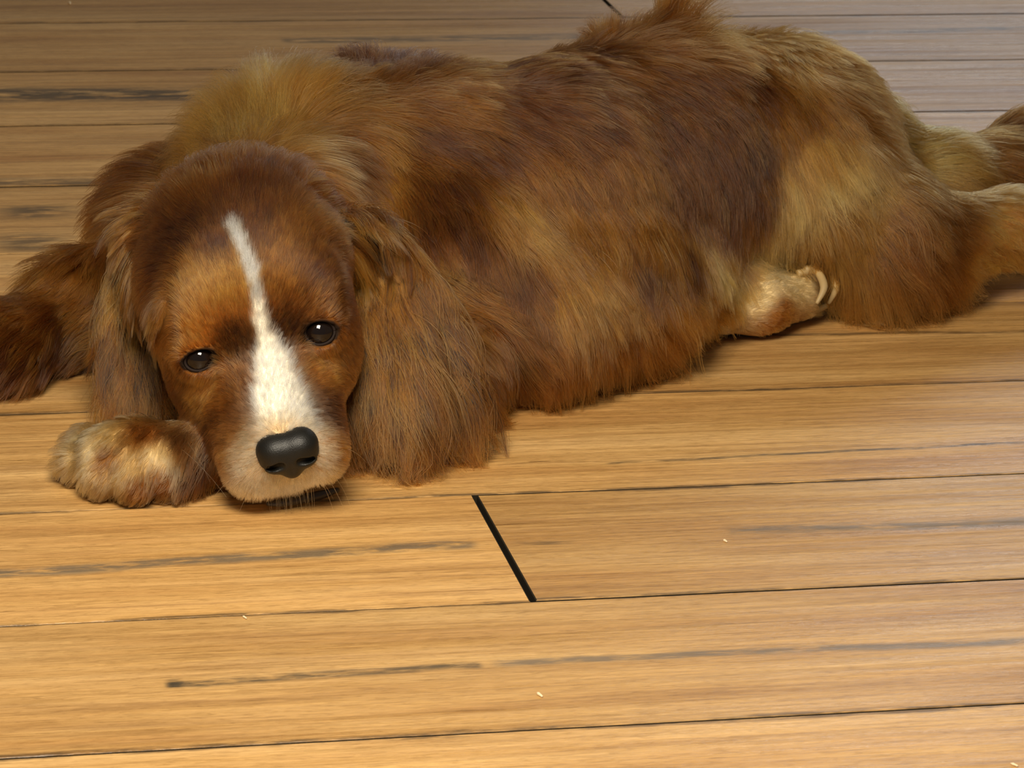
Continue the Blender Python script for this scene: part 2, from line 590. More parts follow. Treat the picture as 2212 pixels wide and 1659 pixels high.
# sRGB-like palette, linear
RUBY, CHEST, TAN, GOLD, CREAM, DEEP, WHITE = ((0.064, 0.0200, 0.0029), (0.145, 0.0510, 0.0078), (0.295, 0.116, 0.021), (0.470, 0.214, 0.049),
                                              (0.66, 0.50, 0.26), (0.046, 0.0155, 0.0028), (0.86, 0.80, 0.66))
FAWN = (0.36, 0.235, 0.095)
# photo x, y, hair direction in the photo, length (cm), lift, colour (coat tone, partly painted shading)
LIE = [
    # neck whorl and ruff
    (500, 270, -.45, -1, 4.0, .75, GOLD), (560, 250, .05, -1, 4.4, .8, GOLD), (630, 260, .6, -.8, 4.0, .7, TAN), (560, 310, 0, -1, 3.5, .7, GOLD), (430, 310, -1, -.35, 3.0, .4, CHEST),
    (330, 390, -.9, .3, 3.2, .4, RUBY), (270, 450, -.8, .5, 3.2, .4, CHEST), (250, 530, -.4, .9, 2.5, .3, CHEST), (700, 320, .8, .35, 2.8, .3, RUBY),
    (650, 200, .2, -1, 3.4, .8, CHEST), (700, 220, .4, -.8, 3.0, .6, CHEST), (770, 160, -.1, -1, 3.6, .95, RUBY), (840, 190, .3, -.9, 2.2, .5, RUBY), (760, 330, .5, .9, 2.8, .25, TAN),
    (800, 430, .35, 1, 3.0, .2, CHEST), (840, 510, .3, 1, 2.6, .2, CHEST), (720, 400, .6, .8, 2.6, .2, RUBY),
    # shoulder and back
    (880, 290, .95, .35, 2.4, .2, RUBY), (950, 230, 1, .1, 2.2, .3, CHEST), (950, 400, .6, .85, 2.4, .2, RUBY), (910, 480, .35, .95, 2.2, .2, RUBY), (1010, 330, .8, .6, 2.2, .2, RUBY),
    (1000, 480, .1, 1, 2.2, .2, RUBY), (1080, 250, 1, .35, 2.2, .2, RUBY), (1150, 180, 1, -.3, 2.4, .45, RUBY), (1250, 150, 1, .1, 2.2, .3, RUBY), (1380, 100, .9, .2, 2.2, .3, RUBY),
    (1250, 250, .9, .5, 2.2, .18, RUBY), (1130, 370, .5, .85, 2.5, .2, CHEST), (1100, 470, .75, .6, 2.8, .25, TAN), (1200, 470, .5, .9, 2.6, .2, CHEST), (1300, 400, .4, .95, 2.5, .2, CHEST),
    (1290, 500, .25, 1, 2.6, .2, CHEST), (1400, 260, .6, .8, 2.2, .15, RUBY), (1350, 330, .5, .85, 2.3, .2, CHEST), (1450, 380, .15, 1, 2.4, .18, RUBY), (1450, 180, .85, .5, 2.0, .15, RUBY), (1550, 300, .3, 1, 2.3, .15, RUBY),
    (1560, 430, .0, 1, 2.6, .2, RUBY), (1400, 480, .1, 1, 2.8, .2, CHEST), (1600, 180, .6, .8, 2.0, .15, RUBY), (1500, 90, .9, .3, 2.2, .3, CHEST), (1600, 90, .9, .4, 2.4, .35, TAN), (1320, 95, -.1, -1, 3.6, 1.0, CHEST), (1380, 85, -.05, -1, 5.0, 1.3, CHEST), (1430, 80, .0, -1, 5.0, 1.3, CHEST), (1510, 80, .8, .2, 2.2, .3, CHEST), (1330, 310, .3, .95, 2.6, .2, CHEST), (1070, 420, .5, .8, 2.6, .25, TAN), (1430, 460, .1, 1, 2.6, .2, CHEST), (1380, 550, .2, 1, 2.4, .2, DEEP), (980, 450, .4, .9, 2.2, .2, DEEP), (1600, 300, .3, 1, 2.0, .15, DEEP),
    (1470, 520, .05, 1, 2.6, .2, DEEP), (1620, 380, .1, 1, 2.4, .15, RUBY),
    # chest, elbow, belly
    (920, 560, .5, .3, 1.6, .2, TAN), (1000, 580, .9, .4, 2.0, .2, CHEST), (1010, 660, 1, .3, 2.2, .2, CHEST), (1100, 560, .3, .9, 2.2, .2, RUBY), (1150, 600, .6, .8, 2.4, .2, CHEST), (1110, 680, .7, .6, 2.4, .2, CHEST),
    (1060, 750, .3, .8, 2.0, .2, CHEST), (1200, 620, .3, 1, 2.6, .3, TAN), (1210, 720, .1, 1, 2.6, .2, CHEST), (1300, 600, .5, .9, 2.6, .2, TAN), (1320, 690, .25, 1, 2.6, .2, CHEST), (1420, 620, .7, .6, 2.8, .25, TAN),
    (1440, 690, .7, .5, 2.6, .2, CHEST), (1540, 560, .35, .95, 1.7, .25, GOLD), (1520, 650, .8, .4, 1.6, .2, TAN),
    # hindquarters
    (1680, 130, .5, .85, 2.6, .25, TAN), (1700, 220, .35, .95, 2.6, .2, CHEST), (1750, 160, .8, .0, 2.2, .6, CHEST), (1820, 230, .8, .2, 2.4, .6, CHEST), (1750, 280, .5, .9, 3.0, .25, TAN), (1880, 290, .8, .3, 2.4, .6, TAN),
    (1780, 350, .7, .75, 2.6, .2, GOLD), (1700, 410, .1, 1, 2.6, .25, GOLD), (1660, 470, -.15, 1, 2.6, .3, GOLD), (1740, 500, .1, 1, 1.8, .2, TAN), (1820, 430, .6, .8, 2.8, .2, TAN), (1900, 480, .75, .65, 2.8, .2, CHEST),
    (1820, 580, .4, .9, 3.6, .25, TAN), (1900, 600, .4, .9, 3.8, .25, TAN), (1980, 590, .6, .7, 3.4, .25, CHEST), (1960, 380, .9, .45, 2.6, .25, GOLD), (2030, 480, .9, .45, 2.2, .2, CHEST), (2120, 520, .8, .5, .8, .2, GOLD),
    (2200, 530, .8, .5, .8, .2, GOLD), (1680, 560, .1, 1, 1.4, .25, TAN),
    # tail
    (1990, 330, .9, -.2, 2.6, .4, GOLD), (2060, 370, .9, -.1, 2.8, .4, TAN), (2120, 360, .9, .2, 2.8, .35, CHEST), (2190, 330, .9, .4, 2.6, .4, RUBY), (2170, 410, .9, .5, 3.0, .35, CHEST), (2100, 430, .9, .35, 2.6, .3, TAN),
    # feet
    (1640, 640, .8, -.3, .35, .2, CREAM), (1720, 620, 1, .1, .35, .2, CREAM), (1780, 620, 1, .1, .3, .2, CREAM), (1690, 680, 1, .2, .3, .2, TAN),
    (170, 980, -.8, .4, .9, .3, FAWN), (230, 945, -.5, .7, .6, .25, FAWN), (185, 985, -.5, .7, .4, .25, CREAM), (250, 1030, -.4, .8, .4, .2, FAWN), (348, 985, -.3, .8, .4, .2, CREAM), (310, 940, -.4, .8, .9, .25, CHEST), (225, 985, -.5, .6, .5, .2, CHEST), (290, 1000, -.4, .8, .5, .2, FAWN), (300, 1050, -.4, .8, .5, .2, CHEST), (350, 1040, -.4, .8, .5, .2, CHEST), (430, 1000, -.3, .8, 1.6, .3, RUBY), (440, 1050, -.3, .8, 1.6, .3, RUBY), (400, 960, -.3, .8, 1.4, .3, RUBY),
    # side foreleg
    (190, 640, -.9, .5, 1.8, .3, CHEST), (80, 670, -.9, .4, 1.8, .3, CHEST), (20, 760, -.8, .7, 2.0, .3, RUBY), (150, 700, -.7, .7, 2.2, .3, DEEP),
    # skull and face
    (540, 385, .0, -1, 2.8, .35, CHEST), (450, 415, -.5, -.9, 2.6, .35, CHEST), (640, 405, .5, -.9, 2.6, .35, CHEST), (540, 425, .0, -1, 2.2, .3, RUBY), (550, 455, 0, -1, 1.6, .3, RUBY), (400, 520, -.8, -.3, 1.0, .2, DEEP), (690, 490, .7, -.4, 1.0, .2, CHEST), (540, 520, -.05, -1, .9, .25, RUBY), (470, 540, -.3, -1, .9, .25, RUBY),
    (620, 540, .25, -1, .9, .25, CHEST), (430, 620, -.45, -.9, .8, .25, TAN), (500, 640, -.25, -1, .8, .25, TAN), (610, 620, .2, -1, .8, .25, CHEST), (680, 610, .4, -.9, .8, .2, RUBY), (360, 600, -.8, .5, 1.0, .2, RUBY), (370, 720, -.4, .9, .8, .2, CHEST),
    (740, 650, .6, .6, .8, .2, RUBY), (735, 760, .4, .9, .7, .2, CHEST), (510, 745, -.3, -.9, .5, .2, DEEP), (615, 720, .4, -.9, .5, .2, DEEP), (420, 725, -.4, -.8, .5, .2, TAN), (700, 655, .5, -.8, .5, .2, CHEST), (450, 830, -.3, .8, .5, .2, TAN), (700, 770, .3, .8, .5, .2, TAN), (520, 830, -.45, -.7, .5, .2, CHEST), (430, 850, -.5, .7, .6, .2, TAN), (390, 850, -.3, .9, .8, .2, RUBY), (440, 930, -.4, .7, .7, .2, RUBY), (480, 880, -.6, .1, .5, .2, CHEST),
    (690, 800, .5, -.4, .5, .2, TAN), (720, 880, .6, .3, .5, .2, RUBY), (600, 850, .0, -1, .4, .2, WHITE), (520, 980, -.8, .2, .5, .2, TAN), (480, 1040, -.5, .8, .7, .2, CHEST), (560, 1060, -.3, .9, .6, .25, WHITE), (640, 1060, .1, 1, .6, .25, WHITE), (720, 980, .8, .2, .5, .2, TAN), (740, 1040, .6, .7, .6, .2, CHEST), (690, 1040, .4, .9, .5, .2, CREAM),
    # ears
    (310, 480, -.5, .8, 2.2, .2, CHEST), (290, 600, -.1, 1, 2.8, .2, TAN), (350, 640, .1, 1, 2.0, .15, CHEST), (240, 680, -.1, 1, 3.0, .25, CHEST), (290, 760, .0, 1, 3.4, .2, CHEST), (340, 800, .25, 1, 3.0, .2, CHEST), (230, 800, 0, 1, 3.2, .25, TAN), (290, 870, .1, 1, 2.4, .2, TAN),
    (740, 460, .6, .7, 1.8, .2, TAN), (770, 540, .35, .9, 2.6, .2, TAN), (780, 620, .2, 1, 3.2, .2, CHEST), (850, 660, .35, .9, 3.6, .22, CHEST), (790, 760, .08, 1, 3.6, .2, CHEST), (870, 780, .35, .95, 4.0, .22, CHEST), (930, 760, .55, .8, 4.4, .3, CHEST), (950, 880, .6, .8, 3.6, .3, CHEST), (850, 900, .25, 1, 3.6, .22, CHEST), (790, 900, .1, 1, 3.2, .2, CHEST), (900, 600, .5, .85, 3.0, .22, CHEST),
]
LIE_P = np.array([on_dog(a[0], a[1]) for a in LIE])
LIE_N = GRID.grad(LIE_P)
LIE_T = np.array([tangent(a[2:4], n) for a, n in zip(LIE, LIE_N)])
LIE_V = np.array([[a[4], a[5]] for a in LIE])
LIE_C = np.array([a[6] for a in LIE])
names, LD = dog.group_dist(BV)
BG = LD.argmin(0)                      # which part of the body a point of the skin belongs to
_, LG = dog.group_dist(LIE_P)
LGI = LG.argmin(0)
BN = GRID.grad(BV)
earth = names.index('ear')
headi = names.index('head')
pawi = names.index('paw')


def family(g):
    return np.where(g == earth, 1, np.where(g == headi, 2, np.where(g == pawi, 3, 0)))


vis = np.zeros(len(BV))
FLOW = np.zeros((len(BV), 3)); LENV = np.zeros((len(BV), 2)); COLV = np.zeros((len(BV), 3))
fb, fl = family(BG), family(LGI)
for c0 in range(0, len(BV), 8000):
    sl = slice(c0, c0 + 8000)
    d = np.linalg.norm(BV[sl, None] - LIE_P[None], axis=2)
    d = d + 0.02 * (1 - BN[sl] @ LIE_N.T) + 0.06 * (fb[sl, None] != fl[None])
    w = 1 / (d ** 2 + 0.006 ** 2) ** 2.0
    w /= w.sum(1, keepdims=True)
    FLOW[sl] = w @ LIE_T; LENV[sl] = w @ LIE_V; COLV[sl] = w @ LIE_C
FLOW = unit(FLOW - BN * (FLOW * BN).sum(1, keepdims=True))


def noise3(p, scale, seed):
    """smooth value noise"""
    q = np.asarray(p) * scale + seed * 17.31
    i = np.floor(q).astype(np.int64); t = q - i; t = t * t * (3 - 2 * t)
    out = 0

    def hsh(a, b, c):
        h = (a * 374761393 + b * 668265263 + c * 2147483647 + seed * 974711) & 0xFFFFFFFF
        h = ((h ^ (h >> 13)) * 1274126177) & 0xFFFFFFFF
        return ((h ^ (h >> 16)) & 0xFFFF) / 65535.0
    for dx in (0, 1):
        for dy in (0, 1):
            for dz in (0, 1):
                w = (t[:, 0] if dx else 1 - t[:, 0]) * (t[:, 1] if dy else 1 - t[:, 1]) * (t[:, 2] if dz else 1 - t[:, 2])
                out = out + w * hsh(i[:, 0] + dx, i[:, 1] + dy, i[:, 2] + dz)
    return out


def smooth(a, b, x):
    t = np.clip((x - a) / (b - a), 0, 1)
    return t * t * (3 - 2 * t)


def poly_dist(q, pts):
    """distance in the face plane to a line with a half width at each knot; below 0 inside"""
    best = np.full(len(q), 99.0)
    for (x0, y0, w0), (x1, y1, w1) in zip(pts[:-1], pts[1:]):
        a, b = np.array([x0, y0]), np.array([x1, y1])
        t = np.clip(((q - a) @ (b - a)) / ((b - a) @ (b - a)), 0, 1)
        best = np.minimum(best, np.linalg.norm(q - (a + t[:, None] * (b - a)), axis=1) - (w0 + (w1 - w0) * t))
    return best


BLAZE = [tuple(to_head(on_dog(x, y))) + (w,) for x, y, w in
         ((503, 505, .10), (535, 570, .13), (558, 650, .10), (566, 715, .20), (590, 780, .72), (608, 840, 1.15), (618, 890, 1.4), (625, 945, 1.5))]
MUZ = [tuple(to_head(on_dog(x, y))) for x, y in ((560, 1060), (640, 1070), (690, 1030))]


def markings(P_, C_, g):
    """white blaze, pale muzzle front and tan brows laid over the coat colour of the face"""
    h = to_head(P_)
    on = (g == headi)
    jit = (noise3(P_, 260, 3) - .5) * 0.35
    d = np.full(len(P_), 99.0)
    for a, b in zip(BLAZE[:-1], BLAZE[1:]):
        a3, b3 = np.array(a[:3]), np.array(b[:3])
        t = np.clip(((h - a3) @ (b3 - a3)) / ((b3 - a3) @ (b3 - a3)), 0, 1)
        d = np.minimum(d, np.linalg.norm(h - (a3 + t[:, None] * (b3 - a3)), axis=1) - (a[3] + (b[3] - a[3]) * t))
    k = (1 - smooth(-0.15, 0.3, d + jit)) * on
    C_ = C_ * (1 - k[:, None]) + np.array(WHITE) * k[:, None]
    # front of the muzzle around the nose
    front = smooth(4.3, 5.6, h[:, 1]) * (1 - smooth(1.5, 2.9, np.abs(h[:, 0] + .1) + jit)) * on
    pale = np.array((0.62, 0.44, 0.25))
    C_ = C_ * (1 - front[:, None] * .9) + pale * front[:, None] * .9
    low = smooth(4.6, 5.6, h[:, 1]) * (1 - smooth(-4.4, -3.6, h[:, 2])) * (1 - smooth(1.3, 2.2, np.abs(h[:, 0] + .2))) * on
    C_ = C_ * (1 - low[:, None]) + np.array(WHITE) * low[:, None]
    return C_


COLV = markings(BV, COLV, BG)


def rim_of(P_):
    """how far a point lies from the eye openings: 1 on the rim"""
    return np.min([np.linalg.norm(((P_ - c_) @ A_.T) / r_, axis=1) for c_, A_, r_ in EYE_CUT.values()], axis=0)


rim = 1 - smooth(1.2, 1.4, rim_of(BV))
COLV = COLV * (1 - rim[:, None]) + np.array((0.020, 0.012, 0.008)) * rim[:, None]
at = body.data.attributes.new('coat', 'FLOAT_COLOR', 'POINT')
at.data.foreach_set('color', np.concatenate([COLV, np.ones((len(COLV), 1))], 1).ravel())
nt = coat_under.node_tree
an = nt.nodes.new('ShaderNodeAttribute'); an.attribute_name = 'coat'
nt.links.new(an.outputs['Color'], nt.nodes['Principled BSDF'].inputs['Base Color'])


def hair_material():
    m = bpy.data.materials.new('dog_hair')
    m.use_nodes = True
    nt = m.node_tree
    nt.nodes.clear()
    out = nt.nodes.new('ShaderNodeOutputMaterial')
    h = nt.nodes.new('ShaderNodeBsdfHairPrincipled')
    h.parametrization = 'COLOR'
    a = nt.nodes.new('ShaderNodeAttribute'); a.attribute_name = 'tint'
    nt.links.new(a.outputs['Color'], h.inputs['Color'])
    h.inputs['Roughness'].default_value = 0.32
    h.inputs['Radial Roughness'].default_value = 0.45
    h.inputs['Coat'].default_value = 0.0
    h.inputs['IOR'].default_value = 1.4
    nt.links.new(h.outputs[0], out.inputs['Surface'])
    return m


HAIR = hair_material()


def make_fur(name, parent, P_, N_, T_, length, lift, colr, K=7, rad=0.00011, clump=0.6, clump_n=22, wave=0.0, gravity=0.25, spread=0.22, seed=1, tone=0.35, follow=True):
    rng = np.random.default_rng(seed)
    n = len(P_)
    length = length * rng.uniform(0.6, 1.2, n)
    T_ = unit(T_ + rng.normal(0, spread, (n, 3)))
    T_ = unit(T_ - N_ * (T_ * N_).sum(1, keepdims=True))
    pts = np.zeros((n, K, 3))
    pts[:, 0] = P_ - N_ * 0.0006
    d = unit(T_ + N_ * (0.35 + lift[:, None] * 1.1))
    p = P_.copy()
    thick = np.minimum(0.0035, length * 0.12) * (0.4 + rng.uniform(0, 1, n))
    for k in range(1, K):
        step = length / (K - 1)
        s = k / (K - 1)
        d = unit(d + T_ * 0.25 * (1 - lift[:, None]) + np.array([0, 0, -1.0]) * gravity * s * (length[:, None] / 0.03) * 0.6)
        p = p + d * step[:, None]
        if follow:
            sd = GRID.sample(p)
            low = thick * min(1, s * 2)
            bad = sd < low
            if bad.any():
                g = GRID.grad(p[bad])
                p[bad] += g * np.clip(low[bad] - sd[bad], 0, 0.006)[:, None]
                dn = (d[bad] * g).sum(1, keepdims=True)
                d[bad] = unit(d[bad] - g * np.minimum(dn, 0))
        p[:, 2] = np.maximum(p[:, 2], 0.0008 + 0.0012 * rng.uniform(0, 1, n))
        pts[:, k] = p
    # locks: hairs lean towards the lock's middle hair
    m = max(1, n // clump_n)
    lead = rng.choice(n, m, replace=False)
    kd = KDTree(m)
    for i, j in enumerate(lead):
        kd.insert(P_[j], i)
    kd.balance()
    own = np.array([kd.find(v)[1] for v in P_])
    L_ = lead[own]
    amt = clump * (0.55 + 0.45 * rng.uniform(0, 1, m))[own]
    ph = rng.uniform(0, 6.28, (m, 2))[own]
    side = np.cross(N_, T_)
    for k in range(1, K):
        s = k / (K - 1)
        w = (amt * s ** 1.3)[:, None]
        c = pts[L_, k]
        pts[:, k] = pts[:, k] * (1 - w) + (c + (P_ - P_[L_]) * 0.15 * (1 - s)) * w
        if wave:
            a = wave * s * length
            pts[:, k] += side * (np.sin(ph[:, 0] + s * 7.0) * a)[:, None] + N_ * (np.sin(ph[:, 1] + s * 5.5) * a * 0.5)[:, None]
    pts[:, 1:, 2] = np.maximum(pts[:, 1:, 2], 0.0008)
    tl = (0.65 + 0.75 * rng.uniform(0, 1, m) ** 1.5)[own] * rng.uniform(0.7, 1.35, n)
    tl = 1 + (tl - 1) * tone / 0.35
    c = np.clip(colr * tl[:, None], 0.004, 0.93)
    hc = bpy.data.hair_curves.new(name)
    hc.add_curves([K] * n)
    hc.points.foreach_set('position', pts.astype(np.float32).ravel())
    taper = np.array([1 - 0.75 * (k / (K - 1)) ** 1.5 for k in range(K)])
    r = (rad * rng.uniform(0.75, 1.25, n))[:, None] * taper[None]
    ra = hc.attributes.get('radius') or hc.attributes.new('radius', 'FLOAT', 'POINT')
    ra.data.foreach_set('value', r.astype(np.float32).ravel())
    ta = hc.attributes.new('tint', 'FLOAT_COLOR', 'CURVE')
    ta.data.foreach_set('color', np.concatenate([c, np.ones((n, 1))], 1).astype(np.float32).ravel())
    hc.materials.append(HAIR)
    o = bpy.data.objects.new(name, hc)
    COL.objects.link(o)
    o.parent = parent
    return o


TRI = np.concatenate([BF[:, [0, 1, 2]], BF[:, [0, 2, 3]]])
TA = np.linalg.norm(np.cross(BV[TRI[:, 1]] - BV[TRI[:, 0]], BV[TRI[:, 2]] - BV[TRI[:, 0]]), axis=1) / 2
TC = BV[TRI].mean(1)
TG = BG[TRI[:, 0]]
TN = unit(BN[TRI].mean(1))
HTC = to_head(TC)
# bare skin: the eye openings and the nose
bare = rim_of(TC) < 1.3
buried = (TC[:, 2] < 0.003) | ((TN[:, 2] < -0.75))


def roots(mask, density, seed):
    """random points of the skin; density in hairs per square centimetre"""
    rng = np.random.default_rng(seed)
    w = TA * mask * density * 1e4
    n = rng.poisson(w)
    i = np.repeat(np.arange(len(TRI)), n)
    a, b = rng.uniform(0, 1, (2, len(i)))
    f = a + b > 1
    a, b = np.where(f, 1 - a, a), np.where(f, 1 - b, b)
    w3 = np.stack([1 - a - b, a, b], 1)[:, :, None]
    t = TRI[i]
    P_ = (BV[t] * w3).sum(1)
    return (P_, unit((BN[t] * w3).sum(1)), unit((FLOW[t] * w3).sum(1)), (LENV[t, 0] * w3[:, :, 0]).sum(1) * 0.01, (LENV[t, 1] * w3[:, :, 0]).sum(1), (COLV[t] * w3).sum(1), TG[i])


seen = ((TC - CAM) * TN).sum(1) < 0.35 * np.linalg.norm(TC - CAM, axis=1)
dens = np.where(seen, 1.0, 0.35) * ~bare * ~buried
HEADM = (TG == headi) & (HTC[:, 1] > -7)
EARM = TG == earth
P_, N_, T_, Ln, Lf, Cc, _ = roots(dens * (~HEADM & ~EARM), 150, 11)
print('coat', len(P_))
make_fur('coat', body, P_, N_, T_, Ln * 1.35, Lf, Cc, K=9, rad=0.00013, clump=0.7, clump_n=20, wave=0.03, gravity=0.2, spread=0.12, tone=0.45, seed=21)
P_, N_, T_, Ln, Lf, Cc, G_ = roots(dens * HEADM, 520, 12)
print('face', len(P_))
make_fur('face_fur', body, P_, N_, T_, Ln, Lf, markings(P_, Cc, G_), K=5, rad=0.00011, clump=0.5, clump_n=12, gravity=0.05, spread=0.16, seed=22, tone=0.5)
for s, nm in ((-1, 'ear_fur'), (1, 'ear_fur')):
    m = EARM & (np.sign(HTC[:, 0]) == s)
    P_, N_, T_, Ln, Lf, Cc, _ = roots(dens * m, 260, 13 + s)
    Ln = Ln * 1.35
    print('ear', len(P_))
    make_fur(nm, body, P_, N_, T_, Ln, Lf, Cc, K=14, rad=0.00014, clump=0.9, clump_n=34, wave=0.06, gravity=0.3, spread=0.16, seed=23 + s, tone=0.7)

# long pale feathering on ruff, flanks, haunch, legs and ears
FEATH = (names.index('thigh'), names.index('rump'), names.index('tail'), names.index('belly'), names.index('neck'), names.index('torso'), earth)
wgt = np.array([{0: 1.0, 1: 1.2, 2: 1.5, 3: 1.0, 4: .7, 5: .45, 6: 1.6}.get(FEATH.index(g) if g in FEATH else -1, 0.0) for g in range(len(names))])[TG]
P_, N_, T_, Ln, Lf, Cc, _ = roots(dens * wgt * (noise3(TC, 45, 9) > 0.42), 9, 31)
print('feathering', len(P_))
make_fur('feathering', body, P_, N_, T_, np.clip(Ln, 0.008, 1) * 1.75, Lf + 0.12, np.clip(Cc * 1.7 + np.array((0.05, 0.026, 0.008)), 0, .7), K=14, rad=0.00015, clump=0.9, clump_n=9, wave=0.07, gravity=0.3, spread=0.22, seed=33, tone=0.4)['label'] = 'long pale feathering hair'


# ---------------------------------------------------------------- nose, eyes, lips, whiskers, claws
def skinned_solid(name, sol, vox, mat, parent):
    g = sol.grid(vox, pad=0.003)
    v, f = g.surface()
    return mesh_obj(name, v, f, mat, parent)


def tube(name, pts, radii, mat, parent, n=10, sub=6):
    """a tapered tube along a smooth line"""
    pts = np.array(pts, float); radii = np.array(radii, float)
    t = np.linspace(0, len(pts) - 1, (len(pts) - 1) * sub + 1)
    P2 = []
    for u in t:
        i = min(int(u), len(pts) - 2); x = u - i
        p0, p1, p2, p3 = pts[max(i - 1, 0)], pts[i], pts[i + 1], pts[min(i + 2, len(pts) - 1)]
        P2.append(0.5 * (2 * p1 + (p2 - p0) * x + (2 * p0 - 5 * p1 + 4 * p2 - p3) * x * x + (3 * p1 - p0 - 3 * p2 + p3) * x ** 3))
    P2 = np.array(P2); R2 = np.interp(t, range(len(radii)), radii)
    d = unit(np.gradient(P2, axis=0))
    ref = np.array([0.3, 0.2, 0.93])
    V, F = [], []
    for k, (p, r) in enumerate(zip(P2, R2)):
        a = unit(np.cross(d[k], ref)); b = np.cross(d[k], a)
        for j in range(n):
            an_ = 2 * math.pi * j / n
            V.append(p + r * (math.cos(an_) * a + math.sin(an_) * b))
    for k in range(len(P2) - 1):
        for j in range(n):
            F.append((k * n + j, k * n + (j + 1) % n, (k + 1) * n + (j + 1) % n, (k + 1) * n + j))
    F.append(tuple(range(n))[::-1]); F.append(tuple((len(P2) - 1) * n + j for j in range(n)))
    return mesh_obj(name, V, F, mat, parent)


def nose_material():
    m, nt, N, L, p = new_mat('nose_leather')
    p.inputs['Base Color'].default_value = (0.006, 0.006, 0.005, 1)
    p.inputs['Specular IOR Level'].default_value = 0.35
    p.inputs['Roughness'].default_value = 0.45
    vz = N.new('ShaderNodeTexVoronoi'); vz.inputs['Scale'].default_value = 1900
    tc = N.new('ShaderNodeTexCoord'); L.new(tc.outputs['Object'], vz.inputs['Vector'])
    b = N.new('ShaderNodeBump'); b.inputs['Strength'].default_value = 0.35; b.inputs['Distance'].default_value = 0.0002
    L.new(vz.outputs['Distance'], b.inputs['Height']); L.new(b.outputs[0], p.inputs['Normal'])
    return m


NC = to_head(on_dog(622, 975))
print('nose at', NC)
n0, n1, n2 = NC[0], NC[1] - 0.22, NC[2] - 0.16


def NH(i, f, u):
    return H(n0 + i, n1 + f, n2 + u)


ns = Solid()
ns.ell(NH(0, 0, 0), (0.0140, 0.0095, 0.0100), H_AX, 0.003, 'n')
for q in (-1, 1):
    ns.ell(NH(.72 * q, -.05, .28), (0.0078, 0.0085, 0.0072), H_AX, 0.004, 'n')
    ns.ell(NH(.70 * q, .1, -.35), (0.0070, 0.0075, 0.0058), H_AX, 0.003, 'n')
ns.ell(NH(0, .08, -.85), (0.0056, 0.0068, 0.0062), H_AX, 0.004, 'n')
for q in (-1, 1):
    ns.cone(NH(.50 * q, .95, -.12), NH(.95 * q, .62, -.22), 0.0021, 0.0018, 0.0012, 'n', cut=True)
    ns.cone(NH(.95 * q, .62, -.22), NH(1.32 * q, .25, -.48), 0.0018, 0.0010, 0.0012, 'n', cut=True)
ns.cone(NH(0, 1.08, .25), NH(0, .80, -1.3), 0.0004, 0.0008, 0.0010, 'n', cut=True)
skinned_solid('nose', ns, 0.0005, nose_material(), body)['label'] = 'black leathery nose'

eye_mat = simple_mat('dark_eye', (0.006, 0.004, 0.004), 0.05, 0.45)
iris_mat = simple_mat('brown_iris', (0.007, 0.004, 0.003), 0.05, 0.45)
lid_mat = simple_mat('dark_eyelid_skin', (0.014, 0.008, 0.006), 0.75, 0.2)
for s in (1, -1):
    c = EYE_C[s]
    R_ = 0.93
    gz = unit(np.array([0.05 * s, 1, 0.75]))         # looking up at the person
    gx = unit(np.cross(gz, [0, 0, 1])); gy = np.cross(gx, gz)
    V, F = [], []
    n, rings = 32, 20
    for k in range(rings + 1):
        th = math.pi * k / rings
        for j in range(n):
            ph = 2 * math.pi * j / n
            q = c + R_ * (gz * math.cos(th) * (1.05 if k < 5 else 1.0) + math.sin(th) * (gx * math.cos(ph) + gy * math.sin(ph)))
            V.append(H(*q))
    for k in range(rings):
        for j in range(n):
            F.append((k * n + j, k * n + (j + 1) % n, (k + 1) * n + (j + 1) % n, (k + 1) * n + j))
    e = mesh_obj('eye', V, F, [eye_mat, iris_mat], body)
    e.data.polygons.foreach_set('material_index', [1 if 2 <= i // n <= 5 else 0 for i in range(len(F))])
    cc, A_, r_ = EYE_CUT[s]
    ring = []
    for k in range(25):
        ph = 2 * math.pi * k / 24
        q = cc + A_.T @ (np.array([math.cos(ph), 0, math.sin(ph)]) * (r_ + 0.0004))
        v = q - H(*c)
        ring.append(H(*c) + unit(v) * 0.0097)
    tube('eyelid', ring, [0.0007] * 25, lid_mat, body, n=8, sub=2)

lip_shade_mat = simple_mat('dark_lip_and_shade', (0.018, 0.012, 0.010), 0.4, 0.5)
LP = []
for x, y in ((575, 1088), (610, 1086), (650, 1078), (690, 1070), (730, 1058)):
    q = W(x, y, 0.0045)
    LP.append(q)
tube('lip_and_shade', LP, [0.0010, 0.0020, 0.0024, 0.0024, 0.0012], lip_shade_mat, body)  # dark tube for the lip skin and the shadow under the muzzle together


def strands(name, lines, parent, rad, colr, K=12):
    rng = np.random.default_rng(5)
    n = len(lines)
    hc = bpy.data.hair_curves.new(name)
    hc.add_curves([K] * n)
    pts = np.array(lines, np.float32)
    hc.points.foreach_set('position', pts.ravel())
    ra = hc.attributes.get('radius') or hc.attributes.new('radius', 'FLOAT', 'POINT')
    ra.data.foreach_set('value', np.tile(rad * np.linspace(1, .25, K), n).astype(np.float32))
    ta = hc.attributes.new('tint', 'FLOAT_COLOR', 'CURVE')
    ta.data.foreach_set('color', np.tile(np.array([*colr, 1], np.float32), n))
    hc.materials.append(HAIR)
    o = bpy.data.objects.new(name, hc)
    COL.objects.link(o); o.parent = parent
    return o


def whisker(px, py, d, L_, droop=0.5):
    p = on_dog(px, py)
    n = GRID.grad(p[None])[0]
    v = unit(tangent(d, n) + n * 0.7)
    out = []
    for k in range(12):
        s_ = k / 11
        q = p + v * L_ * s_ + np.array([0, 0, -1]) * droop * L_ * s_ * s_
        q[2] = max(q[2], 0.0012)
        out.append(q)
    return out


